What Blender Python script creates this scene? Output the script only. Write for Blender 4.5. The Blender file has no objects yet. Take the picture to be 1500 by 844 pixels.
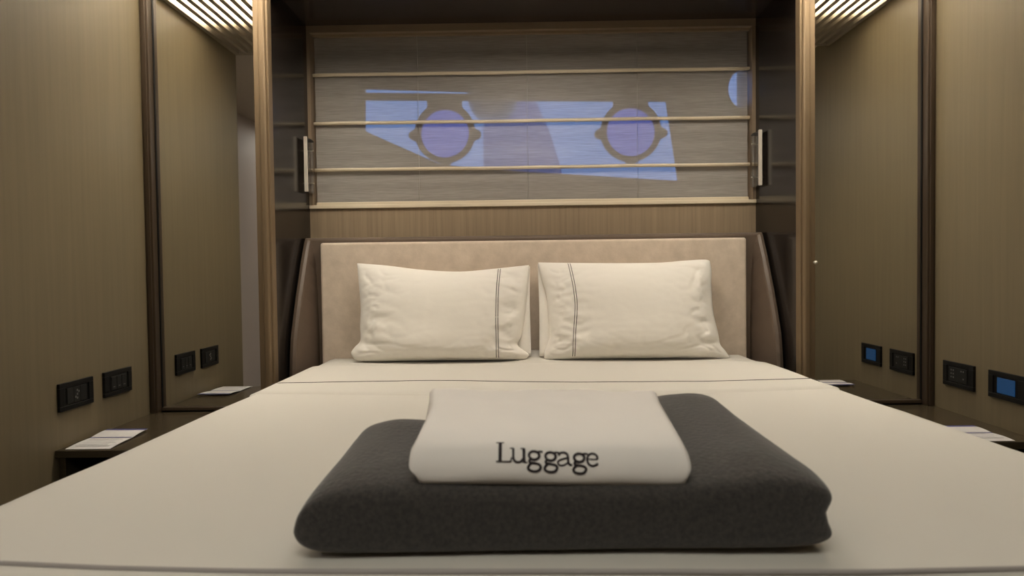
import bpy, bmesh, math, random
from mathutils import Vector, Matrix, noise
random.seed(7)
S = bpy.context.scene
C = S.collection
PI = math.pi

# ------------------------------------------------------------------ helpers
def link(name, bm, m=None, parent=None, smooth=False):
    me = bpy.data.meshes.new(name)
    bmesh.ops.recalc_face_normals(bm, faces=bm.faces)
    bm.to_mesh(me); bm.free()
    if m: me.materials.append(m)
    if smooth:
        for p in me.polygons: p.use_smooth = True
    o = bpy.data.objects.new(name, me); C.objects.link(o)
    if parent: o.parent = parent
    return o

def thing(name, label, cat, loc=(0, 0, 0), group=None):
    o = bpy.data.objects.new(name, None); C.objects.link(o)
    o.location = loc
    o['label'] = label; o['category'] = cat
    if group: o['group'] = group
    return o

def tag(o, label, cat, group=None, kind=None):
    o['label'] = label; o['category'] = cat
    if group: o['group'] = group
    if kind: o['kind'] = kind
    return o

def struct(name, bm, m, smooth=False):
    o = link(name, bm, m, None, smooth); o['kind'] = 'structure'; return o

def at(bm, p):
    """geometry given in room coordinates, moved to the local frame of a thing standing at p"""
    bmesh.ops.translate(bm, vec=-Vector(p), verts=bm.verts); return bm

def box(bm, x0, x1, y0, y1, z0, z1, bev=0.0, seg=2):
    r = bmesh.ops.create_cube(bm, size=1)
    vs = r['verts']
    for v in vs:
        v.co = Vector((x0 + (v.co.x + .5) * (x1 - x0), y0 + (v.co.y + .5) * (y1 - y0), z0 + (v.co.z + .5) * (z1 - z0)))
    if bev > 0:
        es = list({e for v in vs for e in v.link_edges})
        bmesh.ops.bevel(bm, geom=es, offset=bev, segments=seg, profile=.5, affect='EDGES', clamp_overlap=True)
    return bm

def B(*a, **k): return box(bmesh.new(), *a, **k)

def tube(bm, pts, r, n=8):
    pts = [Vector(p) for p in pts]; rings = []
    for i, p in enumerate(pts):
        t = (pts[min(i + 1, len(pts) - 1)] - pts[max(i - 1, 0)]).normalized()
        a = t.cross(Vector((0, 0, 1)))
        if a.length < 1e-3: a = t.cross(Vector((1, 0, 0)))
        a.normalize(); b = t.cross(a)
        rings.append([bm.verts.new(p + (a * math.cos(2 * PI * k / n) + b * math.sin(2 * PI * k / n)) * r) for k in range(n)])
    for i in range(len(rings) - 1):
        for k in range(n):
            bm.faces.new((rings[i][k], rings[i][(k + 1) % n], rings[i + 1][(k + 1) % n], rings[i + 1][k]))
    bm.faces.new(rings[0][::-1]); bm.faces.new(rings[-1])
    return bm

def loft(bm, rings, closed=True, caps=True):
    R = [[bm.verts.new(p) for p in r] for r in rings]
    n = len(R[0])
    for i in range(len(R) - 1):
        for k in range(n if closed else n - 1):
            bm.faces.new((R[i][k], R[i][(k + 1) % n], R[i + 1][(k + 1) % n], R[i + 1][k]))
    if caps:
        bm.faces.new(R[0][::-1]); bm.faces.new(R[-1])
    return bm

def grid(bm, f, nu, nv):
    V = [[bm.verts.new(f(i / nu, j / nv)) for j in range(nv + 1)] for i in range(nu + 1)]
    for i in range(nu):
        for j in range(nv):
            bm.faces.new((V[i][j], V[i + 1][j], V[i + 1][j + 1], V[i][j + 1]))
    return V

def catmull(pts, t, closed=False):
    """smooth curve through pts, t in 0..1"""
    n = len(pts); m = n if closed else n - 1
    x = min(max(t, 0), 1) * m; i = min(int(x), m - 1); u = x - i
    if closed: P = [pts[(i + k) % n] for k in (-1, 0, 1, 2)]
    else: P = [pts[min(max(i + k, 0), n - 1)] for k in (-1, 0, 1, 2)]
    return tuple(.5 * ((2 * b) + (c - a) * u + (2 * a - 5 * b + 4 * c - d) * u * u + (3 * b - a - 3 * c + d) * u ** 3)
                 for a, b, c, d in zip(*P))

def polyarc(pts, n=200, closed=False):
    """curve resampled by arc length -> function of 0..1"""
    q = [catmull(pts, k / n, closed) for k in range(n + 1)]
    L = [0]
    for a, b in zip(q, q[1:]): L.append(L[-1] + math.dist(a, b))
    def f(t):
        s = min(max(t, 0), 1) * L[-1]
        lo, hi = 0, n
        while hi - lo > 1:
            mid = (lo + hi) // 2
            if L[mid] <= s: lo = mid
            else: hi = mid
        u = (s - L[lo]) / max(L[hi] - L[lo], 1e-9)
        return tuple(a + (b - a) * u for a, b in zip(q[lo], q[hi]))
    f.length = L[-1]
    return f

def flat(loops, depth):
    """plate in the XZ plane with holes: outline loops (first is the outer), extruded along Y from 0 to depth"""
    cu = bpy.data.curves.new('plate', 'CURVE'); cu.dimensions = '2D'; cu.fill_mode = 'BOTH'; cu.extrude = depth / 2
    for lp in loops:
        sp = cu.splines.new('POLY'); sp.points.add(len(lp) - 1); sp.use_cyclic_u = True
        for p, c in zip(sp.points, lp): p.co = (c[0], c[1], 0, 1)
    ob = bpy.data.objects.new('plate', cu); C.objects.link(ob)
    dg = bpy.context.evaluated_depsgraph_get()
    me = ob.evaluated_get(dg).to_mesh()
    bm = bmesh.new(); bm.from_mesh(me)
    ob.evaluated_get(dg).to_mesh_clear()
    bpy.data.objects.remove(ob); bpy.data.curves.remove(cu)
    for v in bm.verts: v.co = Vector((v.co.x, depth / 2 - v.co.z, v.co.y))
    return bm

def circle(cx, cz, r, n=48, rz=None, rev=False):
    p = [(cx + r * math.cos(2 * PI * k / n), cz + (rz or r) * math.sin(2 * PI * k / n)) for k in range(n)]
    return p[::-1] if rev else p

# ------------------------------------------------------------------ materials
def mat(name, col, rough=.5, metal=0, noise_amt=0, nscale=(20, 20, 20), col2=None, spec=.5, bump=0, bscale=None, sheen=0, coat=0, emit=None, estr=0):
    m = bpy.data.materials.new(name); m.use_nodes = True
    nt = m.node_tree; b = nt.nodes['Principled BSDF']
    b.inputs['Base Color'].default_value = (*col, 1)
    b.inputs['Roughness'].default_value = rough
    b.inputs['Metallic'].default_value = metal
    b.inputs['Specular IOR Level'].default_value = spec
    b.inputs['Sheen Weight'].default_value = sheen
    b.inputs['Coat Weight'].default_value = coat
    b.inputs['Coat Roughness'].default_value = .08
    if emit:
        b.inputs['Emission Color'].default_value = (*emit, 1); b.inputs['Emission Strength'].default_value = estr
    tc = nt.nodes.new('ShaderNodeTexCoord')
    if noise_amt or col2:
        mp = nt.nodes.new('ShaderNodeMapping'); mp.inputs['Scale'].default_value = nscale
        nz = nt.nodes.new('ShaderNodeTexNoise'); nz.inputs['Scale'].default_value = 1; nz.inputs['Detail'].default_value = 6
        nz.inputs['Roughness'].default_value = .65
        rp = nt.nodes.new('ShaderNodeValToRGB')
        c2 = col2 or tuple(c * (1 - noise_amt) for c in col)
        rp.color_ramp.elements[0].position = .32; rp.color_ramp.elements[1].position = .68
        rp.color_ramp.elements[0].color = (*c2, 1); rp.color_ramp.elements[1].color = (*col, 1)
        nt.links.new(tc.outputs['Object'], mp.inputs['Vector']); nt.links.new(mp.outputs[0], nz.inputs['Vector'])
        nt.links.new(nz.outputs['Fac'], rp.inputs['Fac']); nt.links.new(rp.outputs[0], b.inputs['Base Color'])
    if bump:
        mp = nt.nodes.new('ShaderNodeMapping'); mp.inputs['Scale'].default_value = bscale or nscale
        nz = nt.nodes.new('ShaderNodeTexNoise'); nz.inputs['Scale'].default_value = 1; nz.inputs['Detail'].default_value = 4
        bp = nt.nodes.new('ShaderNodeBump'); bp.inputs['Strength'].default_value = bump; bp.inputs['Distance'].default_value = .002
        nt.links.new(tc.outputs['Object'], mp.inputs['Vector']); nt.links.new(mp.outputs[0], nz.inputs['Vector'])
        nt.links.new(nz.outputs['Fac'], bp.inputs['Height']); nt.links.new(bp.outputs[0], b.inputs['Normal'])
    return m

M = {}
M['veneer'] = mat('olive_oak_veneer', (.185, .148, .088), .45, noise_amt=.14, nscale=(55, 55, 1.6), spec=.35)
M['veneer_light'] = mat('light_oak_veneer', (.36, .27, .175), .5, noise_amt=.25, nscale=(90, 90, 2), spec=.3)
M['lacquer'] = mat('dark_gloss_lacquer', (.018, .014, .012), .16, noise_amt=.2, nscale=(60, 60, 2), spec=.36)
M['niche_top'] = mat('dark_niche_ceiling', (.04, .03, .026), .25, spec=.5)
M['bronze'] = mat('bronze_trim', (.26, .185, .11), .45, metal=.5, noise_amt=.07, nscale=(120, 120, 2))
M['dark_bronze'] = mat('dark_bronze_trim', (.06, .04, .024), .45, metal=.3)
M['black_line'] = mat('black_gap_line', (.008, .007, .006), .4)
M['mirror'] = mat('mirror_glass', (.86, .86, .84), .015, metal=1)
M['suede'] = mat('taupe_velvet', (.74, .62, .50), .85, col2=(.60, .495, .39), nscale=(14, 14, 14), bump=.25, bscale=(160, 160, 160), sheen=.25)
M['leather'] = mat('brown_leather', (.15, .108, .078), .45, noise_amt=.15, nscale=(12, 12, 12), bump=.25, bscale=(500, 500, 500))
M['cotton'] = mat('white_cotton', (.65, .62, .56), .85, bump=.12, bscale=(14, 20, 14), sheen=.1)
M['pillow'] = mat('white_pillow_cotton', (.86, .82, .75), .85, bump=.2, bscale=(30, 30, 45), sheen=.1)
M['bag'] = mat('white_canvas', (.93, .88, .83), .85, bump=.2, bscale=(25, 25, 25), sheen=.1)
M['stripe'] = mat('grey_embroidery', (.10, .085, .08), .8)
M['crease_shade'] = mat('grey_crease_shade', (.40, .37, .35), .8)
M['letter'] = mat('dark_thread', (.065, .052, .056), .8)
M['felt'] = mat('charcoal_wool', (.062, .054, .047), .95, col2=(.026, .024, .023), nscale=(170, 170, 170), bump=.7, bscale=(150, 150, 150), sheen=.35)
M['plate'] = mat('black_switch_plate', (.007, .0065, .006), .4, spec=.25)
M['button'] = mat('charcoal_switch_button', (.016, .0155, .0145), .4, spec=.3)
M['mark'] = mat('grey_switch_mark', (.16, .155, .145), .5)
M['screen'] = mat('blue_touch_screen', (.01, .02, .05), .2, emit=(.006, .030, .075), estr=1.0)
M['dresser'] = mat('dark_nightstand_veneer', (.058, .044, .026), .22, noise_amt=.3, nscale=(3, 60, 60), spec=.5)
M['dark'] = mat('dark_recess', (.02, .016, .013), .6)
M['paper'] = mat('white_paper', (.56, .54, .53), .6)
M['navy'] = mat('navy_print', (.045, .045, .17), .5)
M['ink'] = mat('pale_grey_print', (.38, .37, .38), .6)
M['rod'] = mat('cream_rod', (.74, .64, .48), .45)
M['cord'] = mat('pale_cord', (.46, .43, .40), .7)
M['window_frame'] = mat('tan_window_frame', (.27, .20, .135), .4)
M['hull'] = mat('hull_lining', (.22, .19, .16), .7)
M['porthole'] = mat('porthole_rim', (.16, .14, .12), .35, metal=.3)
M['canopy'] = mat('lavender_canvas', (.74, .60, .84), .8)
M['shade'] = mat('pale_ribbed_glass', (.50, .46, .46), .3)
M['ceil'] = mat('beige_ceiling', (.55, .48, .40), .7)
M['slat'] = mat('taupe_slat', (.30, .25, .18), .55)
M['grey_wall'] = mat('greige_panel', (.52, .45, .41), .6)
M['floor'] = mat('dark_floor', (.07, .05, .035), .4, noise_amt=.3, nscale=(4, 60, 60))
M['pale_edge'] = mat('pale_acrylic_edge', (.66, .60, .52), .35)
M['steel'] = mat('pale_knob', (.7, .66, .58), .3, metal=.5)
M['lamp'] = mat('lamp_diffuser', (.9, .87, .8), .5, emit=(1, .93, .80), estr=28.0)
M['lamp_main'] = mat('lamp_diffuser_main', (.9, .87, .8), .5, emit=(1, .90, .78), estr=16.0)
M['foot_fill'] = mat('foot_fill_diffuser', (.9, .87, .8), .5, emit=(1, .95, .86), estr=1.0)
M['passage_fill'] = mat('passage_fill_diffuser', (.9, .87, .8), .5, emit=(1, .93, .83), estr=18.0)
M['lamp_fill'] = mat('fill_diffuser_aft', (.9, .87, .8), .5, emit=(1, .97, .86), estr=6.5)

def glass(name, tint, gloss=.06):
    m = bpy.data.materials.new(name); m.use_nodes = True; nt = m.node_tree; nt.nodes.clear()
    o = nt.nodes.new('ShaderNodeOutputMaterial'); t = nt.nodes.new('ShaderNodeBsdfTransparent'); g = nt.nodes.new('ShaderNodeBsdfGlossy')
    t.inputs[0].default_value = (*tint, 1); g.inputs['Roughness'].default_value = .05
    fr = nt.nodes.new('ShaderNodeFresnel'); fr.inputs[0].default_value = 1.45
    mx = nt.nodes.new('ShaderNodeMixShader')
    nt.links.new(fr.outputs[0], mx.inputs[0]); nt.links.new(t.outputs[0], mx.inputs[1]); nt.links.new(g.outputs[0], mx.inputs[2])
    nt.links.new(mx.outputs[0], o.inputs[0]); return m
M['glass'] = glass('window_glass', (.94, .96, .97))
M['port_glass'] = glass('porthole_glass', (.80, .70, .93))
M['acrylic'] = glass('clear_acrylic', (.86, .85, .83))

def sheer():
    """see-through woven blind cloth: threads with open holes between"""
    m = bpy.data.materials.new('sheer_woven_cloth'); m.use_nodes = True; nt = m.node_tree; nt.nodes.clear()
    o = nt.nodes.new('ShaderNodeOutputMaterial'); t = nt.nodes.new('ShaderNodeBsdfTransparent'); d = nt.nodes.new('ShaderNodeBsdfDiffuse')
    tr = nt.nodes.new('ShaderNodeBsdfTranslucent')
    tc = nt.nodes.new('ShaderNodeTexCoord'); mp = nt.nodes.new('ShaderNodeMapping'); mp.inputs['Scale'].default_value = (14, 10, 420)
    nz = nt.nodes.new('ShaderNodeTexNoise'); nz.inputs['Scale'].default_value = 1; nz.inputs['Detail'].default_value = 3
    rp = nt.nodes.new('ShaderNodeValToRGB')
    rp.color_ramp.elements[0].position = .3; rp.color_ramp.elements[1].position = .7
    rp.color_ramp.elements[0].color = (.47, .435, .40, 1); rp.color_ramp.elements[1].color = (.64, .60, .56, 1)
    nt.links.new(tc.outputs['Object'], mp.inputs[0]); nt.links.new(mp.outputs[0], nz.inputs['Vector']); nt.links.new(nz.outputs['Fac'], rp.inputs[0])
    nt.links.new(rp.outputs[0], d.inputs[0])
    tr.inputs[0].default_value = (.2, .18, .16, 1)
    m1 = nt.nodes.new('ShaderNodeMixShader'); m1.inputs[0].default_value = .15
    nt.links.new(d.outputs[0], m1.inputs[1]); nt.links.new(tr.outputs[0], m1.inputs[2])
    m2 = nt.nodes.new('ShaderNodeMixShader'); m2.inputs[0].default_value = .36
    nt.links.new(m1.outputs[0], m2.inputs[1]); nt.links.new(t.outputs[0], m2.inputs[2])
    nt.links.new(m2.outputs[0], o.inputs[0]); return m
M['sheer'] = sheer()

# ------------------------------------------------------------------ the room
XL, XR = -1.36, 1.49          # side walls beside the bed
NL, NR = -.905, 1.015         # bed niche
YM = 2.5                      # mirror plane
YB = 2.95                     # back of the niche
ZC = 2.0                      # ceiling
struct('floor', B(-2.2, 1.8, -1.4, 3.4, -.05, 0), M['floor'])
struct('ceiling', B(-2.2, 1.8, -1.4, 2.53, ZC, ZC + .06), M['ceil'])
struct('wall_left', B(XL - .1, XL, 1.69, 2.6, 0, ZC), M['veneer'])
struct('wall_left_passage', B(-2.01, -1.91, -1.3, 1.69, 0, ZC), M['grey_wall'])
struct('wall_left_return', B(-2.01, XL - .1, 1.69, 1.8, 0, ZC), M['grey_wall'])
struct('wall_right', B(XR, XR + .1, -1.3, 2.6, 0, ZC), M['veneer'])
struct('wall_front', B(-2.01, XR + .1, -1.4, -1.3, 0, ZC), M['veneer'])
struct('wall_behind_left_mirror', B(XL, -.945, YM + .012, YM + .1, 0, ZC), M['dark'])
struct('wall_behind_right_mirror', B(1.055, XR, YM + .012, YM + .1, 0, ZC), M['dark'])
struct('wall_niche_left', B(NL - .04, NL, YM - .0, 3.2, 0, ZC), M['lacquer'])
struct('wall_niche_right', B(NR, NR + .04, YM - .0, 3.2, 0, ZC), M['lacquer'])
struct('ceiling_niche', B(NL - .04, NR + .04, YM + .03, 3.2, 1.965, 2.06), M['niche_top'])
struct('added_shade_lip', B(NL + .006, NR - .006, YM, YM + .03, 1.917, ZC, bev=.003), M['niche_top'])  # unseen lip, added so its shadow darkens the top of the blind
struct('wall_back', B(NL, NR, YB, YB + .03, 0, 1.182), M['veneer_light'])
struct('trim_sill', B(NL, NR, YB - .012, 3.12, 1.182, 1.198, bev=.003), M['rod'])

# posts at the mouth of the niche: stepped bronze profile
def post(name, x0, x1, inner):
    bm = bmesh.new()
    w = x1 - x0
    box(bm, x0, x1, YM - .028, YM + .012, .3, ZC, bev=.003)
    xs = (x0 + .36 * w, x1 - .14 * w) if inner > 0 else (x0 + .14 * w, x1 - .36 * w)
    box(bm, xs[0], xs[1], YM - .042, YM - .02, .3, ZC, bev=.009, seg=3)
    struct(name, bm, M['bronze'])
post('trim_niche_left', -.953, NL + .006, 1)
post('trim_niche_right', NR - .006, 1.064, -1)
# corner trims between side walls and mirrors
for nm, x0, x1, bx in (('trim_corner_left', XL, XL + .029, XL + .029), ('trim_corner_right', XR - .029, XR, XR - .034)):
    bm = B(x0, x1, YM - .032, YM + .01, .4, ZC, bev=.002)
    box(bm, x0 + .008, x1 - .008, YM - .036, YM - .026, .4, ZC, bev=.002)
    struct(nm, bm, M['dark_bronze'])
    struct(nm.replace('corner', 'gap_line'), B(bx, bx + .005, YM - .003, YM + .01, .4, ZC), M['black_line'])  # black strip stands in for the dark gap and bevel reflection at the mirror

# mirrors
for nm, x0, x1, lab in (('wall_mirror', XL + .034, -.953, 'tall frameless mirror beside left bronze post reflecting two outlets above nightstand'),
                        ('wall_mirror', 1.064, XR - .034, 'tall frameless mirror beside right bronze post reflecting blue-lit touch panel')):
    p = ((x0 + x1) / 2, YM, .405)
    t = thing(nm, lab, 'mirror', p)
    link('mirror_glass', at(B(x0, x1, YM, YM + .008, .418, ZC - .003, bev=.0015), p), M['mirror'], t)
    link('bottom_rail', at(B(x0, x1, YM - .012, YM + .008, .405, .418, bev=.002), p), M['dark_bronze'], t)

# small pale knob on right post
p = (1.058, YM - .042, .922)
bm = bmesh.new()
rings = []
for y, r in ((.0, .003), (-.012, .003), (-.013, .006), (-.020, .0068), (-.024, .005), (-.025, .001)):
    rings.append([(r * math.cos(2 * PI * k / 14), y, r * math.sin(2 * PI * k / 14)) for k in range(14)])
loft(bm, rings)
o = link('knob', bm, M['steel'], None, True); o.location = (1.058, YM - .026, .922)
tag(o, 'tiny pale round knob on outer edge of right bronze post', 'knob')

# ------------------------------------------------------------------ window with hull opening behind the blind
hole = [(-.689, 1.735), (.664, 1.675), (.717, 1.301), (0.0, 1.354), (-.324, 1.386), (-.37, 1.396), (-.693, 1.545)]
outer = [(-1.1, 1.0), (1.25, 1.0), (1.25, 2.2), (-1.1, 2.2)]
bm = flat([outer, hole, circle(1.02, 1.708, .075, rz=.088)], .012)
bmesh.ops.translate(bm, vec=(0, 3.10, 0), verts=bm.verts)
struct('wall_hull', bm, M['hull'])
bm = B(-.69, .70, 3.118, 3.128, 1.29, 1.74); w1 = struct('window_1', bm, M['glass'])
# horizontal rail inside the head of the opening, and jamb lines at its right end
bm = flat([[(-.70, 1.683), (.68, 1.656), (.68, 1.678), (-.70, 1.711)]], .03)
bmesh.ops.translate(bm, vec=(0, 3.075, 0), verts=bm.verts)
fr = link('window_frame', bm, M['hull'], w1)
bm = flat([[(.668, 1.66), (.676, 1.66), (.727, 1.30), (.716, 1.30)]], .02)
bmesh.ops.translate(bm, vec=(0, 3.08, 0), verts=bm.verts)
link('window_jamb', bm, M['hull'], w1)

def porthole(cx, cz, label):
    p = (cx, 3.085, cz - .135)
    t = thing('porthole', label, 'porthole', p, 'portholes in the hull window')
    out = []
    # outline: bracket at the top flaring into the ring, ear at each side, boss at the bottom
    R = .135
    ring = []
    for k in range(97):
        a = math.radians(55) - math.radians(290) * k / 96
        r = R
        for c, wd, h in ((-4, 9, .028), (184, 9, .028), (184 - 360, 9, .028), (-90, 11, .012)):
            d = abs(math.degrees(a) - c)
            if d < wd: r = R + h * math.sqrt(1 - (d / wd) ** 2)
        ring.append((cx + r * math.cos(a), cz + r * math.sin(a)))
    ring += [(cx - .078, cz + .148), (cx + .078, cz + .148)]
    bm = flat([ring, circle(cx, cz - .003, .108, 64)], .022)
    es = [e for e in bm.edges if len(e.link_faces) == 2 and e.calc_face_angle(0) > 1]
    bmesh.ops.bevel(bm, geom=es, offset=.003, segments=2, affect='EDGES', clamp_overlap=True)
    bmesh.ops.translate(bm, vec=(0, 3.07, 0), verts=bm.verts)
    link('porthole_rim', at(bm, p), M['porthole'], t)
    bm = flat([circle(cx, cz - .003, .1085, 48)], .006)
    bmesh.ops.translate(bm, vec=(0, 3.082, 0), verts=bm.verts)
    link('porthole_glass', at(bm, p), M['port_glass'], t)
porthole(-.329, 1.527, 'round dark-rimmed porthole near the slanting end of the hull window, beside the bowl shape')
porthole(.503, 1.521, 'round dark-rimmed porthole near the upright end of the hull window')

# shapes outside the hull window
bm = bmesh.new()
loft(bm, [[(-.235, 4.5, 1.30), (.345, 4.5, 1.30), (.30, 5.0, 1.30), (-.20, 5.0, 1.30)],
          [(-.232, 4.5, 1.61), (.266, 4.5, 1.61), (.24, 5.0, 1.61), (-.20, 5.0, 1.61)],
          [(-.23, 4.5, 1.80), (.208, 4.5, 1.80), (.19, 5.0, 1.80), (-.19, 5.0, 1.80)],
          [(-.215, 4.5, 1.98), (.13, 4.5, 1.98), (.10, 4.9, 1.98), (-.15, 4.9, 1.98)],
          [(-.18, 4.5, 2.18), (.05, 4.5, 2.18), (.02, 4.8, 2.18), (-.10, 4.8, 2.18)]])
o = link('canopy', at(bm, (.03, 4.7, 1.3)), M['canopy']); o.location = (.03, 4.7, 1.3)
tag(o, 'pale lavender tapering canopy shape seen between the two portholes', 'canopy')
bm = bmesh.new(); rings = []
for k in range(11):
    a = k / 10 * PI / 2
    r0, z = .125 * (.40 + .60 * math.sin(a) ** 1.1), -.115 * math.cos(a)
    rings.append([((r0 + .0025 * math.cos(12 * 2 * PI * j / 96)) * math.cos(2 * PI * j / 96), (r0 + .0025 * math.cos(12 * 2 * PI * j / 96)) * math.sin(2 * PI * j / 96) * .8, z) for j in range(96)])
loft(bm, rings)
o = link('lamp_bowl', bm, M['shade'], None, True); o.location = (-.12, 3.3, 1.765); o.scale = (.98, .98, 1.15)
bm = bmesh.new(); tube(bm, [(0, 0, -.01), (0, 0, .05), (0, -.02, .072), (0, -.05, .08), (0, -.192, .08)], .009, 8)
link('wall_arm', bm, M['shade'], o, True)
tag(o, 'pale ribbed bowl hanging at the top of the hull window, right of the first porthole', 'lamp bowl')

# frame lining of the recess
bm = bmesh.new()
box(bm, NL, NR, YB - .006, 3.10, 1.935, 1.965)
box(bm, NL, NL + .014, YB - .004, 3.10, 1.198, 1.935)
box(bm, NR - .014, NR, YB - .004, 3.10, 1.198, 1.935)
w2 = struct('window_2', bm, M['window_frame'])

# sheer roman blind
p = (.055, YB, 1.198)
bl = thing('roman_blind', 'sheer taupe roman blind with three cream rods covering the window above the headboard', 'blind', p)
def cloth(u, v):
    x = NL + .022 + u * (NR - NL - .044); z = 1.21 + v * .72
    y = 2.985 + .003 * math.sin(3 * PI * ((z - 1.36) / .205)) ** 2 + .002 * noise.noise((x * 3, z * 2, 0))
    return (x, y, z)
bm = bmesh.new(); grid(bm, cloth, 40, 60)
link('blind_cloth', at(bm, p), M['sheer'], bl, True)
for z in (1.352, 1.553, 1.762):
    bm = bmesh.new()
    pts = [(NL + .018 + k / 30 * (NR - NL - .036), 2.972, z + .0005 * math.sin(k * .9) + .0008 * math.sin(k * .37)) for k in range(31)]
    tube(bm, pts, .0075, 10)
    link('blind_rod', at(bm, p), M['rod'], bl, True)
for x in (-.434, .04, .516):
    bm = bmesh.new(); tube(bm, [(x + .001 * math.sin(k), 2.981, 1.215 + k * .0715) for k in range(11)], .0011, 6)
    link('blind_cord', at(bm, p), M['cord'], bl, True)
link('bottom_bar', at(B(NL + .022, NR - .022, 2.972, 2.985, 1.199, 1.213, bev=.003), p), M['rod'], bl)
link('head_rail', at(B(NL + .016, NR - .016, 2.97, 3.0, 1.925, 1.938, bev=.003), p), M['window_frame'], bl)

# clear acrylic brackets at both ends of the window
for sx, lab in ((-1, 'clear acrylic bracket with pale edge bar at left end of the blind'), (1, 'clear acrylic bracket with pale edge bar at right end of the blind')):
    xc = -.884 if sx < 0 else .996
    p = (xc, YB, 1.25)
    t = thing('acrylic_bracket', lab, 'bracket', p, 'acrylic brackets of the window')
    prof = [(2.842, 1.247), (2.842, 1.471), (2.93, 1.474), (2.946, 1.468), (2.95, 1.455), (2.95, 1.262), (2.946, 1.25), (2.93, 1.247)]
    bm = bmesh.new(); loft(bm, [[(xc - .004, y, z) for y, z in prof], [(xc + .004, y, z) for y, z in prof]])
    link('acrylic_plate', at(bm, p), M['acrylic'], t)
    link('edge_bar', at(B(xc - .007, xc + .007, 2.834, 2.844, 1.245, 1.473, bev=.002), p), M['pale_edge'], t)
    for z in (1.29, 1.43):
        bm = bmesh.new(); tube(bm, [(xc - sx * .006, 2.93, z), (xc + sx * .012, 2.93, z)], .003, 10)
        link('screw', at(bm, p), M['steel'], t, True)

# ------------------------------------------------------------------ bed
p = (.055, 1.8, 0)
bed = thing('bed', 'double bed with taupe velvet headboard and brown leather wings filling the niche', 'bed', p)
link('bed_base', at(B(-.80, .93, .86, 2.80, .02, .27, bev=.01), p), M['dresser'], bed)
link('mattress', at(B(-.79, .91, .85, 2.785, .27, .515, bev=.05, seg=4), p), M['cotton'], bed, True)
bm = B(-.82, .925, 2.795, 2.838, .30, 1.029, bev=.010, seg=3)
hp = link('headboard_panel', at(bm, p), M['suede'], bed)
# leather shell: back rail and two forward wings
bm = B(-.895, 1.005, 2.838, 2.945, .10, 1.052, bev=.012, seg=3)
link('headboard_rail', at(bm, p), M['leather'], bed)
def wing(side):
    prof = [(1.052, 2.852), (1.048, 2.842), (1.035, 2.83), (1.01, 2.815), (.95, 2.778), (.88, 2.742), (.82, 2.71), (.715, 2.662), (.65, 2.636), (.58, 2.622), (.515, 2.616), (.30, 2.61), (.05, 2.61)]
    xo, xi, xb = (-.8985, -.868, -.835) if side < 0 else (1.0085, .978, .945)
    xm = (xo + xi) / 2
    rings = []
    for z, yf in prof:
        k = .0
        rings.append([(xo, 2.95, z), (xo, yf + .012, z), (xo + (xi - xo) * .12, yf + .004, z), (xm, yf, z), (xi - (xi - xo) * .12, yf + .004, z), (xi, yf + .012, z), (xb, 2.885, z), (xb, 2.95, z)])
    bm = bmesh.new(); loft(bm, rings)
    return bm
for sgn in (-1, 1):
    wg = link('headboard_wing', at(wing(sgn), p), M['leather'], bed, False)

# duvet
def edgeL(y): return -.806 - .034 * min(max((2.32 - y) / 1.23, -.2), 1.2)
def edgeR(y): return .918 + .056 * min(max((2.68 - y) / 1.34, 0), 1.2)
RD = .035
def bedz(x, y):
    z = .5515 + .0025 * noise.noise((x * 2.2, y * 1.8, 0)) + .0012 * noise.noise((x * 7, y * 5, 3))
    z += .03 * math.exp(-(((x - .055) / .09) ** 2 + ((y - 2.80) / .12) ** 2))
    return z
YF = .765
def duvet(u, v):
    # u across, v from foot to head; overhang wraps round the edge and hangs down
    W = 2.3; uu = -W / 2 + u * W + .06
    y = .42 + v * (2.787 - .42)
    yc = max(y, YF)
    l, r = edgeL(yc) + RD, edgeR(yc) - RD
    xc = min(max(uu, l), r)
    dx, dy = uu - xc, min(y - YF - RD, 0)
    yc = max(y, YF + RD)
    L = math.hypot(dx, dy)
    z = bedz(xc, yc)
    if L < 1e-6: return (xc, yc, z)
    ux, uy = dx / L, dy / L
    if L < RD * PI / 2: o, d = RD * math.sin(L / RD), RD * (1 - math.cos(L / RD))
    else: o, d = RD, RD + L - RD * PI / 2
    wob = .008 * noise.noise((uu * 3, y * 3, 5)) * min(d / .1, 1)
    return (xc + ux * (o + wob), yc + uy * (o + wob), z - d)
bm = bmesh.new(); grid(bm, duvet, 120, 130); bmesh.ops.recalc_face_normals(bm, faces=bm.faces); bmesh.ops.solidify(bm, geom=list(bm.faces), thickness=.010)
dv = link('duvet', bm, M['cotton'], None, True)
tag(dv, 'smooth white duvet spread over the bed under the pillows and blanket', 'duvet')
# turned-down top sheet with a fine dark line across it
fold = polyarc([(-.86, 2.01), (-.742, 1.994), (-.282, 1.948), (.1, 1.935), (.458, 1.938), (.974, 2.007), (1.02, 2.012)], 60)
line_path = polyarc([(-.86, 2.145), (-.785, 2.152), (-.27, 2.168), (.077, 2.115), (.496, 2.10), (.889, 2.137), (1.0, 2.14)], 60)
def over(x, y, h):
    """point lifted h over the bed cover, following its rounded sides"""
    l, r = edgeL(y) + RD, edgeR(y) - RD
    xc = min(max(x, l), r); d = x - xc; z = bedz(xc, y)
    if abs(d) < 1e-6: return (x, y, z + h)
    a = min(abs(d) / RD, 2.2); s = 1 if d > 0 else -1
    if a < PI / 2: return (xc + s * (RD + h) * math.sin(a), y, z - RD + (RD + h) * math.cos(a))
    return (xc + s * (RD + h), y, z - RD - (a - PI / 2) * RD)
def sheet(u, v):
    fx, fy = fold(u)
    y = fy + v * (2.60 - fy)
    return over(fx, y, .0065 * min(1, v * 40) ** .5 * (1 if v < .9 else max(.1, (1 - v) * 10)))
bm = bmesh.new(); grid(bm, sheet, 70, 60)
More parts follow.
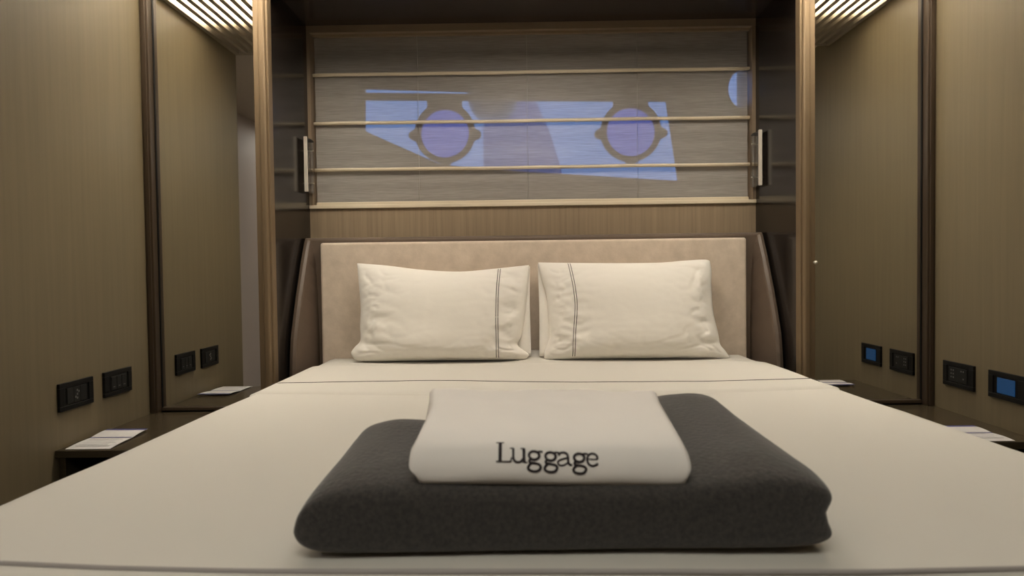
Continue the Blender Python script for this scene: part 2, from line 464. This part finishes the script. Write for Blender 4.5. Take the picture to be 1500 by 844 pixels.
link('turned_down_sheet', bm, M['cotton'], dv, True)
bm = bmesh.new(); tube(bm, [over(*line_path(k / 80), .0068) for k in range(81)], .0016, 6)
link('dark_line', bm, M['stripe'], dv, True)
bm = bmesh.new()
pp = polyarc([(-.80, .842), (-.65, .832), (-.47, .816), (-.30, .803), (0, .795), (.344, .791), (.586, .799), (.80, .81), (.93, .82)], 60)
tube(bm, [over(*pp(k / 80), .001) for k in range(81)], .0036, 8)
link('crease_shade', bm, M['crease_shade'], dv, True)  # tube along the foot crease; its grey stands in for the crease's shade

# ------------------------------------------------------------------ pillows
P0, P1 = Vector((0, 2.665, .553)), Vector((0, 2.75, .931))
TV = (P1 - P0).normalized(); NV = Vector((0, -TV.z, TV.y))      # up the pillow / out of its front
def pillow(label, seed, top, bot, left, right, stripe, flap, flip):
    base = Vector(((bot[0][0] + bot[-1][0]) / 2, P0.y, P0.z))
    t = thing('pillow', label, 'pillow', base, 'pillows against the headboard')
    fix = lambda a: [(x, max(h, .004)) for x, h in a]
    ct, cb, cl, cr = polyarc(top), polyarc(fix(bot)), polyarc(fix(left)), polyarc(fix(right))
    c00, c10, c01, c11 = cb(0), cb(1), ct(0), ct(1)
    def coons(u, v):
        b, tt, l, r = cb(u), ct(u), cl(v), cr(v)
        return tuple((1 - v) * b[i] + v * tt[i] + (1 - u) * l[i] + u * r[i]
                     - ((1 - u) * (1 - v) * c00[i] + u * (1 - v) * c10[i] + (1 - u) * v * c01[i] + u * v * c11[i]) for i in (0, 1))
    def thick(u, v):
        a = max(0, 1 - abs(2 * u - 1) ** 2.6) ** .62; vv = v ** .82
        b = max(0, 1 - abs(2 * vv - 1) ** 2.8) ** .55
        return a * b
    def wr(u, v):
        ed = min(u, 1 - u)
        k = math.exp(-(ed / .16) ** 2)
        x, h = coons(u, v)
        n1 = noise.noise((x * 7 + seed, h * 34 + 4 * x, seed))
        n2 = noise.noise((x * 16 + seed, h * 14 - 5 * x, seed + 9))
        n3 = noise.noise((x * 5 + seed, h * 6, seed + 3))
        low = math.exp(-(v / .22) ** 2)
        q1 = noise.noise((x * 8 + h * 13 + seed, h * 22 - x * 6, seed + 5)); q2 = noise.noise((x * 13 - h * 9, h * 30 + x * 8 + seed, seed + 7))
        cr = -max(0, .20 - abs(q1)) * .05 - max(0, .16 - abs(q2)) * .04
        return (.011 * n1 * k + .0075 * n2 * (.15 + 1.2 * k + .6 * low) + .007 * n3 + cr * (.04 + .65 * k + .35 * low)) * min(1, 12 * min(u, v, 1 - u, 1 - v))
    def pt(u, v, side, off=0):
        x, h = coons(u, v)
        T = thick(u, v)
        d = (.085 * T + wr(u, v) * min(1, T * 2)) if side > 0 else -.058 * T
        return Vector((x, 0, 0)) + P0 + TV * h + NV * (d + off) - base
    bm = bmesh.new(); nu, nv = 110, 76
    def warp(a): return .5 - .5 * math.cos(PI * a) if True else a
    Fr = grid(bm, lambda a, b: pt(warp(a), warp(b), 1), nu, nv)
    Bk = grid(bm, lambda a, b: pt(warp(a), warp(b), -1), nu, nv)
    bmesh.ops.remove_doubles(bm, verts=bm.verts, dist=.0004)
    link('pillowcase', bm, M['pillow'], t, True)
    # two fine stitched lines
    sf = polyarc(stripe)
    for off in (-.0042, .0042):
        bm = bmesh.new(); rows = []
        for k in range(91):
            v = .985 - .965 * k / 90
            x, h = sf(k / 90)
            u = .5
            lo, hi = .01, .99
            for _ in range(26):
                u = (lo + hi) / 2
                if coons(u, v)[0] < x + off: lo = u
                else: hi = u
            du = .0013 / max(coons(1, v)[0] - coons(0, v)[0], .1)
            rows.append([bm.verts.new(pt(u - du, v, 1, .0012)), bm.verts.new(pt(u, v, 1, .002)), bm.verts.new(pt(u + du, v, 1, .0012))])
        for a, b in zip(rows, rows[1:]):
            for j in (0, 1): bm.faces.new((a[j], a[j + 1], b[j + 1], b[j]))
        link('stitched_stripe', bm, M['stripe'], t, True)
    # open end of the case standing behind the filling
    (x1, h1), (x0, h0) = flap
    s = -1 if flip else 1
    rings = []
    for k in range(25):
        a = k / 24; x = x0 + (x1 - x0) * a + .0015 * math.sin(5 * a + seed); h = h0 - .035 + (h1 - h0 + .03) * a
        ring = []
        for q, dd in ((0, -.012), (.5, -.013), (1, -.006), (1, -.009), (.5, -.016), (0, -.016)):
            ring.append(Vector((x - s * .06 * (1 - q), 0, 0)) + P0 + TV * h + NV * (dd + .004 * math.sin(4 * a + q)) - base)
        rings.append(ring)
    bm = bmesh.new(); loft(bm, rings)
    link('pillowcase_flap', bm, M['pillow'], t, True)

pillow('left white pillow against the headboard, double grey stripe at its inner end', 1.7,
       [(-.658, .4), (-.539, .389), (-.392, .369), (-.238, .36), (-.092, .371), (.037, .384)],
       [(-.661, .02), (-.618, .005), (-.394, -.002), (-.094, -.013), (-.006, -.011), (.021, .007)],
       [(-.661, .02), (-.669, .039), (-.656, .06), (-.634, .087), (-.637, .142), (-.637, .216), (-.646, .299), (-.658, .4)],
       [(.021, .007), (.029, .026), (-.012, .061), (.003, .099), (.018, .186), (.03, .282), (.037, .384)],
       [(-.082, .37), (-.089, .27), (-.092, .16), (-.091, .078), (-.091, -.012)], [(.040, .386), (.038, .053)], False)
pillow('right white pillow against the headboard, double grey stripe near the other pillow', 5.2,
       [(.073, .394), (.295, .388), (.541, .386), (.651, .393), (.74, .397), (.763, .391)],
       [(.09, .012), (.106, -.006), (.205, -.008), (.434, -.011), (.697, -.012), (.79, -.009), (.815, .004)],
       [(.09, .012), (.092, .039), (.113, .092), (.109, .168), (.103, .262), (.083, .337), (.073, .394)],
       [(.815, .004), (.798, .031), (.781, .055), (.776, .098), (.762, .188), (.762, .29), (.766, .345), (.763, .391)],
       [(.196, .391), (.203, .34), (.211, .277), (.216, .21), (.213, .15), (.208, .09), (.205, .04), (.204, -.008)], [(.073, .394), (.074, .052)], True)

# ------------------------------------------------------------------ grey blanket
def sgnpow(c, p): return math.copysign(abs(c) ** p, c)
BX0, BX1 = -.288, .388
def blanket_pt(t, a, grow=0):
    # t across -1..1, a angle of the cross-section
    s = max(0, 1 - abs(t) ** 16) ** (1 / 2.8)
    w = (t + 1) / 2
    yb = 1.14 + .13 * min(max((w - .25) / .5, 0), 1) ** 1.3      # back edge recedes to the right
    y0, y1 = .828 + .006 * math.sin(3 * w), yb
    yc, ay = (y0 + y1) / 2, (y1 - y0) / 2
    cy, cz = math.cos(a), math.sin(a)
    y = yc - ay * sgnpow(cy, .36) * (.90 + .10 * s)
    h = .100 + .016 * w + .012 * math.exp(-((w - .88) / .14) ** 2) + .010 * math.exp(-((w - .12) / .12) ** 2)
    kk = (y - y0) / (y1 - y0)
    h *= .835 + .255 * kk
    zc = .5535 + h * .5
    z = zc + h * .5 * sgnpow(cz, .42 if cz > 0 else .22) * s
    x = BX0 + (BX1 - BX0) * w
    up = (z - .5535) / .11
    # left side leans in towards the top and back, right side shows the folded layers
    if t < 0: x += (  .018 * max(kk, 0) + .030 * max(up - .3, 0) * (1 - kk)) * abs(t) ** 3
    else: x -= ( .004 * max(kk, 0) ** 1.2 + .022 * max(up - .35, 0)) * abs(t) ** 3; x += (.010 * math.sin(up * 2 * PI * 1.6 + .6) * abs(t) ** 8)
    n = .004 * noise.noise((x * 6, y * 6, z * 8)) + .0015 * noise.noise((x * 22, y * 22, z * 22))
    return Vector((x, y + n * .5, max(z + n * (1 if cz > 0 else 0), .553)))
bm = bmesh.new(); rings = []
NT, NA = 120, 96
for i in range(NT + 1):
    t = -math.cos(PI * i / NT) * .9999
    t = math.copysign(abs(t) ** .9, t)
    rings.append([blanket_pt(t, 2 * PI * k / NA) for k in range(NA)])
loft(bm, rings)
bk = link('blanket', bm, M['felt'], None, True)
tag(bk, 'thick folded charcoal grey wool blanket at the foot of the bed', 'blanket')

# ------------------------------------------------------------------ white laundry bag with lettering
prof = polyarc([(1.09, .669), (1.0, .664), (.92, .659), (.876, .648), (.858, .638), (.848, .642), (.845, .656), (.851, .674), (.865, .688),
                (.90, .6995), (.96, .706), (1.03, .712), (1.085, .7165), (1.102, .714), (1.106, .700), (1.102, .680), (1.09, .669)], 400)
PN = 90
def bag_pt(w, s, off=0.0):
    y, z = prof(s)
    y2, z2 = prof(min(s + .004, 1)); y1, z1 = prof(max(s - .004, 0))
    tx, tz = y2 - y1, z2 - z1; ln = math.hypot(tx, tz); ny, nz = -tz / ln, tx / ln     # outward normal in YZ
    kk = (y - .846) / .26
    l = -.142 - .008 * kk + .010 * math.sin(PI * min(max(kk, 0), 1)) * (1 if z > .69 else .3)
    r = .210 + .008 * kk - .006 * math.sin(PI * min(max(kk, 0), 1))
    lo = .007 * math.exp(-((z - .640) / .012) ** 2)
    x = (l + lo) + (r - l - 1.2 * lo) * w
    n = .0045 * noise.noise((x * 9 + 3, y * 9, 2)) + .003 * noise.noise((x * 24, y * 18, 7)) * min(1, max(0, kk * 3))
    k = n * (1 if nz > -.2 else 0) + off
    tilt = -.006 * (w - .5)
    return Vector((x, y + ny * k, z + nz * k + tilt * (1 if z > .63 else 0)))
rings = []
mid = [(.97, .688)]
for i in range(61):
    w = i / 60
    e = min(w, 1 - w)
    sc = 1 if e > .03 else .55 + .45 * math.sqrt(1 - (1 - e / .03) ** 2)
    ring = []
    for k in range(PN):
        q = bag_pt(w, k / PN)
        mz = .658 + (q.y - .846) * .15 + .008
        q.z = mz + (q.z - mz) * sc
        ring.append(q)
    rings.append(ring)
BP = (.03, .97, .66)
bm = bmesh.new(); loft(bm, rings)
bag = thing('laundry_bag', 'folded white cloth bag with the word Luggage lying on the grey blanket', 'bag', BP)
link('bag_cloth', at(bm, BP), M['bag'], bag, True)
# find arc parameter of the baseline on the front roll
sb = min((k / 2000 for k in range(400, 1000)), key=lambda s: abs(prof(s)[1] - .6655) + (10 if prof(s)[0] > .88 else 0))
LEN = prof.length
def ell(cx, cy, rx, ry, n=28): return [(cx + rx * math.cos(2 * PI * k / n), cy + ry * math.sin(2 * PI * k / n)) for k in range(n + 1)]
strokes = [([(222, 138), (221, 245), (219, 352)], 27), ([(178, 136), (264, 136)], 11), ([(176, 356), (336, 357)], 12), ([(334, 360), (347, 312)], 12)]
strokes += [([(366, 212), (366, 318), (384, 352), (420, 362), (458, 345), (478, 312)], 19), ([(330, 211), (372, 211)], 11), ([(482, 212), (482, 364)], 25), ([(446, 212), (490, 212)], 11), ([(480, 364), (518, 365)], 11)]
def gee(dx, dy):
    s = [(ell(594 + dx, 288 + dy, 56, 47), 22), ([(630 + dx, 256 + dy), (648 + dx, 242 + dy), (690 + dx, 246 + dy)], 18),
         ([(562 + dx, 326 + dy), (540 + dx, 345 + dy), (548 + dx, 366 + dy), (600 + dx, 374 + dy), (646 + dx, 386 + dy), (662 + dx, 414 + dy), (640 + dx, 448 + dy), (590 + dx, 460 + dy),
            (538 + dx, 446 + dy), (524 + dx, 418 + dy), (546 + dx, 386 + dy), (562 + dx, 374 + dy)], 21)]
    return s
strokes += gee(0, -2) + gee(180, 5) + gee(494, 18)
strokes += [([(862, 282), (880, 256), (920, 246), (954, 262), (966, 300), (966, 352), (982, 384), (1008, 384)], 19), ([(964, 308), (910, 320), (862, 342), (852, 366), (872, 390), (912, 390), (962, 362)], 15)]
strokes += [([(1178, 322), (1286, 324)], 11), ([(1286, 324), (1280, 284), (1238, 258), (1194, 276), (1174, 326), (1188, 374), (1232, 396), (1290, 370)], 18)]
MM = .857 / 7500      # metres per lettering unit
bm = bmesh.new()
wx0, wx1 = -.142, .210
def on_bag(a, b):
    x = -.0325 + (a - 178) * MM
    s = sb + .0035 / LEN + ((356 - b) * MM * .98) / LEN
    return bag_pt((x - wx0) / (wx1 - wx0), s, .0009)
for pts, wd in strokes:
    n = 3 if len(pts) == 2 else max(12, len(pts) * 4)
    f = polyarc(pts, 80); rows = []
    for k in range(n + 1):
        t = k / n; a = f(t); b2 = f(min(t + .02, 1)); b1 = f(max(t - .02, 0))
        dx, dy = b2[0] - b1[0], b2[1] - b1[1]; ln = math.hypot(dx, dy) or 1
        nx, ny = -dy / ln * wd * .66, dx / ln * wd * .66
        rows.append([bm.verts.new(on_bag(a[0] - nx, a[1] - ny)), bm.verts.new(on_bag(a[0] + nx, a[1] + ny))])
    for a, b in zip(rows, rows[1:]): bm.faces.new((a[0], a[1], b[1], b[0]))
bmesh.ops.solidify(bm, geom=list(bm.faces), thickness=.0006)
link('lettering', at(bm, BP), M['letter'], bag)

# ------------------------------------------------------------------ nightstands and leaflets
def nightstand(x0, x1, label):
    p = ((x0 + x1) / 2, 2.22, 0)
    t = thing('nightstand', label, 'nightstand', p, 'nightstands either side of the bed')
    link('top', at(B(x0, x1, 1.955, 2.495, .378, .400, bev=.002), p), M['dresser'], t)
    for a in (x0 + .004, x1 - .024):
        link('side_panel', at(B(a, a + .02, 1.965, 2.49, .03, .378), p), M['dresser'], t)
    link('back_panel', at(B(x0 + .024, x1 - .024, 2.47, 2.49, .03, .378), p), M['dark'], t)
    link('shelf', at(B(x0 + .024, x1 - .024, 1.97, 2.47, .295, .312), p), M['dresser'], t)
    d = link('drawer', at(B(x0 + .027, x1 - .027, 1.962, 2.45, .045, .288, bev=.003), p), M['dresser'], t)
    link('drawer_pull', at(B((x0 + x1) / 2 - .06, (x0 + x1) / 2 + .06, 1.952, 1.962, .262, .274, bev=.002), p), M['dark_bronze'], d)
nightstand(XL + .002, -.875, 'dark glossy nightstand with open shelf under the left wall outlets')
nightstand(1.01, XR - .002, 'dark glossy nightstand below the blue touch panel on the right wall')

def leaflet(x0, x1, y0, y1, ym, label, skew):
    p = ((x0 + x1) / 2, (y0 + y1) / 2, .4003)
    t = thing('leaflet', label, 'leaflet', p, 'leaflets on the nightstands')
    def sheetm(ya, yb, z0, za, zb, sk0, sk1):
        bm = bmesh.new()
        def f(u, v, dz):
            y = ya + (yb - ya) * v
            return (x0 + (x1 - x0) * u + skew * ((y - y0) / (y1 - y0)), y, z0 + za + (zb - za) * v + .002 * math.sin(PI * v) + dz)
        rings = []
        for k in range(13):
            v = k / 12
            rings.append([f(0, v, 0), f(1, v, 0), f(1, v, .0012), f(0, v, .0012)])
        loft(bm, rings); return bm
    def line(ya, yb, a, b, z):
        bm = bmesh.new()
        sh = lambda y: skew * ((y - y0) / (y1 - y0))
        W = x1 - x0
        box(bm, x0 + a * W + sh(ya), x0 + b * W + sh(ya), ya, yb, z, z + .0004); return bm
    link('page', at(sheetm(y0, ym, .4005, 0, 0.002, 0, 0), p), M['paper'], t)
    pg = link('page', at(sheetm(ym + .003, y1, .4005, .002, .006, 0, 0), p), M['paper'], t)
    link('printed_band', at(line(y1 - .016, y1 + .001, 0, 1, .4078), p), M['navy'], pg)
    link('printed_band', at(line(ym - .003, ym + .005, .02, .98, .4043), p), M['navy'], t)
    for k in range(5):
        y = y0 + .022 + k * .018
        b = link('printed_line', at(line(y, y + .005, .12, .88 - .1 * (k % 2), .4044), p), M['ink'], t)
leaflet(-1.335, -1.203, 1.966, 2.19, 2.09, 'white leaflet with navy bands on the left nightstand', -.012)
leaflet(1.285, 1.413, 1.93 + .03, 2.125, 2.045, 'white leaflet with navy bands on the right nightstand', -.010)

# ------------------------------------------------------------------ wall plates
def plate(wall, y0, y1, z0, z1, name, label, cat, kind):
    sx = 1 if wall == 'L' else -1
    X = XL if wall == 'L' else XR
    p = (X, (y0 + y1) / 2, (z0 + z1) / 2)
    t = thing(name, label, cat, p, 'black wall plates above the nightstands')
    def bx(d0, d1, a, b, c, d, bev=.001):
        xs = sorted((X + sx * d0, X + sx * d1))
        return at(B(xs[0], xs[1], a, b, c, d, bev=bev), p)
    # rim with a recessed field
    bm = bmesh.new()
    xs = sorted((X + sx * .0005, X + sx * .009)); e = .014
    for a, b, c, d in ((y0, y1, z0, z0 + e), (y0, y1, z1 - e, z1), (y0, y0 + e * 1.6, z0 + e, z1 - e), (y1 - e * 1.6, y1, z0 + e, z1 - e)):
        box(bm, xs[0], xs[1], a, b, c, d, bev=.0012)
    link('plate_frame', at(bm, p), M['plate'], t)
    link('plate_field', bx(.0005, .006, y0 + .01, y1 - .01, z0 + .01, z1 - .01), M['plate'], t)
    a, b, c, d = y0 + .034, y1 - .034, z0 + .018, z1 - .018
    W = b - a; H = d - c
    if kind == 'screen':
        link('touch_screen', bx(.006, .0085, a + .006, b - .006, c, d), M['screen'], t)
        return
    link('button_panel', bx(.006, .0085, a, b, c, d), M['button'], t)
    def dots(cells, r):
        bm = bmesh.new()
        for u, v in cells:
            y, z = a + u * W, c + v * H
            q = sorted((X + sx * .0083, X + sx * .0092)); box(bm, q[0], q[1], y - r, y + r, z - r, z + r)
        return at(bm, p)
    if kind == 'socket':
        link('socket_hole', dots([(.5, .25), (.5, .5), (.5, .75), (.42, .34), (.58, .66)], .0030), M['mark'], t)
        for f in (.33, .67): link('button_gap', bx(.0083, .0089, a + f * W - .0008, a + f * W + .0008, c, d, 0), M['plate'], t)
    if kind == 'switch':
        for k in range(3):
            link('switch_key', bx(.0085, .0105, a + W * (k / 3 + .02), a + W * ((k + 1) / 3 - .02), c + .002, d - .002), M['button'], t)
        bm = bmesh.new()
        for k in range(3):
            y = a + W * (k + .5) / 3; q = sorted((X + sx * .0104, X + sx * .0110)); box(bm, q[0], q[1], y - .005, y + .005, c + H * .22, c + H * .27)
        link('key_mark', at(bm, p), M['mark'], t)
    if kind == 'keypad':
        link('keypad_mark', dots([(.18, .82), (.18, .3), (.74, .3), (.86, .3), (.74, .55), (.86, .55), (.74, .8), (.86, .8), (.3, .82)], .0024), M['mark'], t)
plate('L', 1.973, 2.132, .507, .590, 'power_socket', 'black socket plate on the left wall, the one nearer the viewer', 'wall socket', 'socket')
plate('L', 2.19, 2.345, .509, .591, 'light_switch', 'black three-key switch plate on the left wall, next to the mirror', 'light switch', 'switch')
plate('R', 2.246, 2.408, .490, .574, 'light_switch', 'black plate with pale marks on the right wall, next to the mirror', 'light switch', 'keypad')
plate('R', 2.02, 2.176, .490, .574, 'touch_panel', 'black plate with a lit blue screen on the right wall', 'touch panel', 'screen')

# ------------------------------------------------------------------ ceiling lights
def slat_light(x0, x1, label):
    p = ((x0 + x1) / 2, 2.1, ZC)
    t = thing('ceiling_light', label, 'ceiling light', p, 'slatted ceiling lights')
    link('diffuser', at(B(x0 + .02, x1 - .02, 2.05, 2.47, ZC - .006, ZC - .001), p), M['lamp'], t)
    bm = bmesh.new()
    box(bm, x0 + .001, x0 + .022, 1.692, 2.455, ZC - .04, ZC - .006); box(bm, x1 - .022, x1 - .001, 1.692, 2.455, ZC - .04, ZC - .006)
    box(bm, x0 + .022, x1 - .022, 1.692, 1.704, ZC - .04, ZC - .006)
    link('light_frame', at(bm, p), M['slat'], t)
    n = int((x1 - x0 - .05) / .041)
    for k in range(n):
        x = x0 + .045 + k * .041
        link('slat', at(B(x, x + .020, 1.704, 2.455, ZC - .036, ZC - .014, bev=.001), p), M['slat'], t)
slat_light(XL, -.60, 'slatted ceiling light glowing over the left nightstand, seen in the left mirror')
slat_light(.73, XR, 'slatted ceiling light glowing over the right nightstand, seen in the right mirror')
def flush_light(x0, x1, y0, y1, m, label):
    p = ((x0 + x1) / 2, (y0 + y1) / 2, ZC)
    t = thing('ceiling_light', label, 'ceiling light', p)
    link('diffuser', at(B(x0, x1, y0, y1, ZC - .012, ZC - .004), p), m, t)
    bm = bmesh.new(); e = .02
    for a in ((x0 - e, x1 + e, y0 - e, y0), (x0 - e, x1 + e, y1, y1 + e), (x0 - e, x0, y0, y1), (x1, x1 + e, y0, y1)): box(bm, *a, ZC - .016, ZC - .001)
    link('light_frame', at(bm, p), M['slat'], t)
flush_light(-.24, .36, 2.08, 2.38, M['lamp_main'], 'flush ceiling light over the pillows at the mouth of the bed niche')
flush_light(-.14, .27, 1.15, 1.5, M['foot_fill'], 'unseen light panel added over the foot of the bed to brighten the bag')  # added panel, lifts the brightness of the bag
flush_light(-.5, .6, -.35, .15, M['lamp_fill'], 'unseen fill light added over the cabin aisle to brighten the front faces')  # added fill behind the camera for the blanket and bag fronts
flush_light(-1.76, -1.52, -.75, -.3, M['passage_fill'], 'unseen fill light added in the side passage to brighten its wall and ceiling')  # added out of view so the passage reads brighter in the mirror

# ------------------------------------------------------------------ sky outside, camera, colour
w = bpy.data.worlds.new('sky'); S.world = w; w.use_nodes = True
bg = w.node_tree.nodes['Background']; bg.inputs[0].default_value = (.21, .42, .98, 1); bg.inputs[1].default_value = 1.0

cam = bpy.data.cameras.new('camera'); co = bpy.data.objects.new('camera', cam); C.objects.link(co)
cam.sensor_width = 36; cam.lens = 24; cam.clip_start = .02
co.matrix_world = Matrix.Translation((0, 0, .91)) @ Matrix.Rotation(.012, 4, 'Z') @ Matrix.Rotation(PI / 2 - .027, 4, 'X') @ Matrix.Rotation(-.0125, 4, 'Z')
cam.dof.use_dof = True; cam.dof.focus_distance = 2.6; cam.dof.aperture_fstop = 5.6
S.camera = co
vs = S.view_settings
vs.view_transform = 'Standard'; vs.look = 'None'; vs.gamma = 1; vs.use_curve_mapping = False; vs.exposure = 0
S.cycles.use_denoising = True
S.cycles.max_bounces = 12; S.cycles.transparent_max_bounces = 16
S.cycles.sample_clamp_indirect = 6
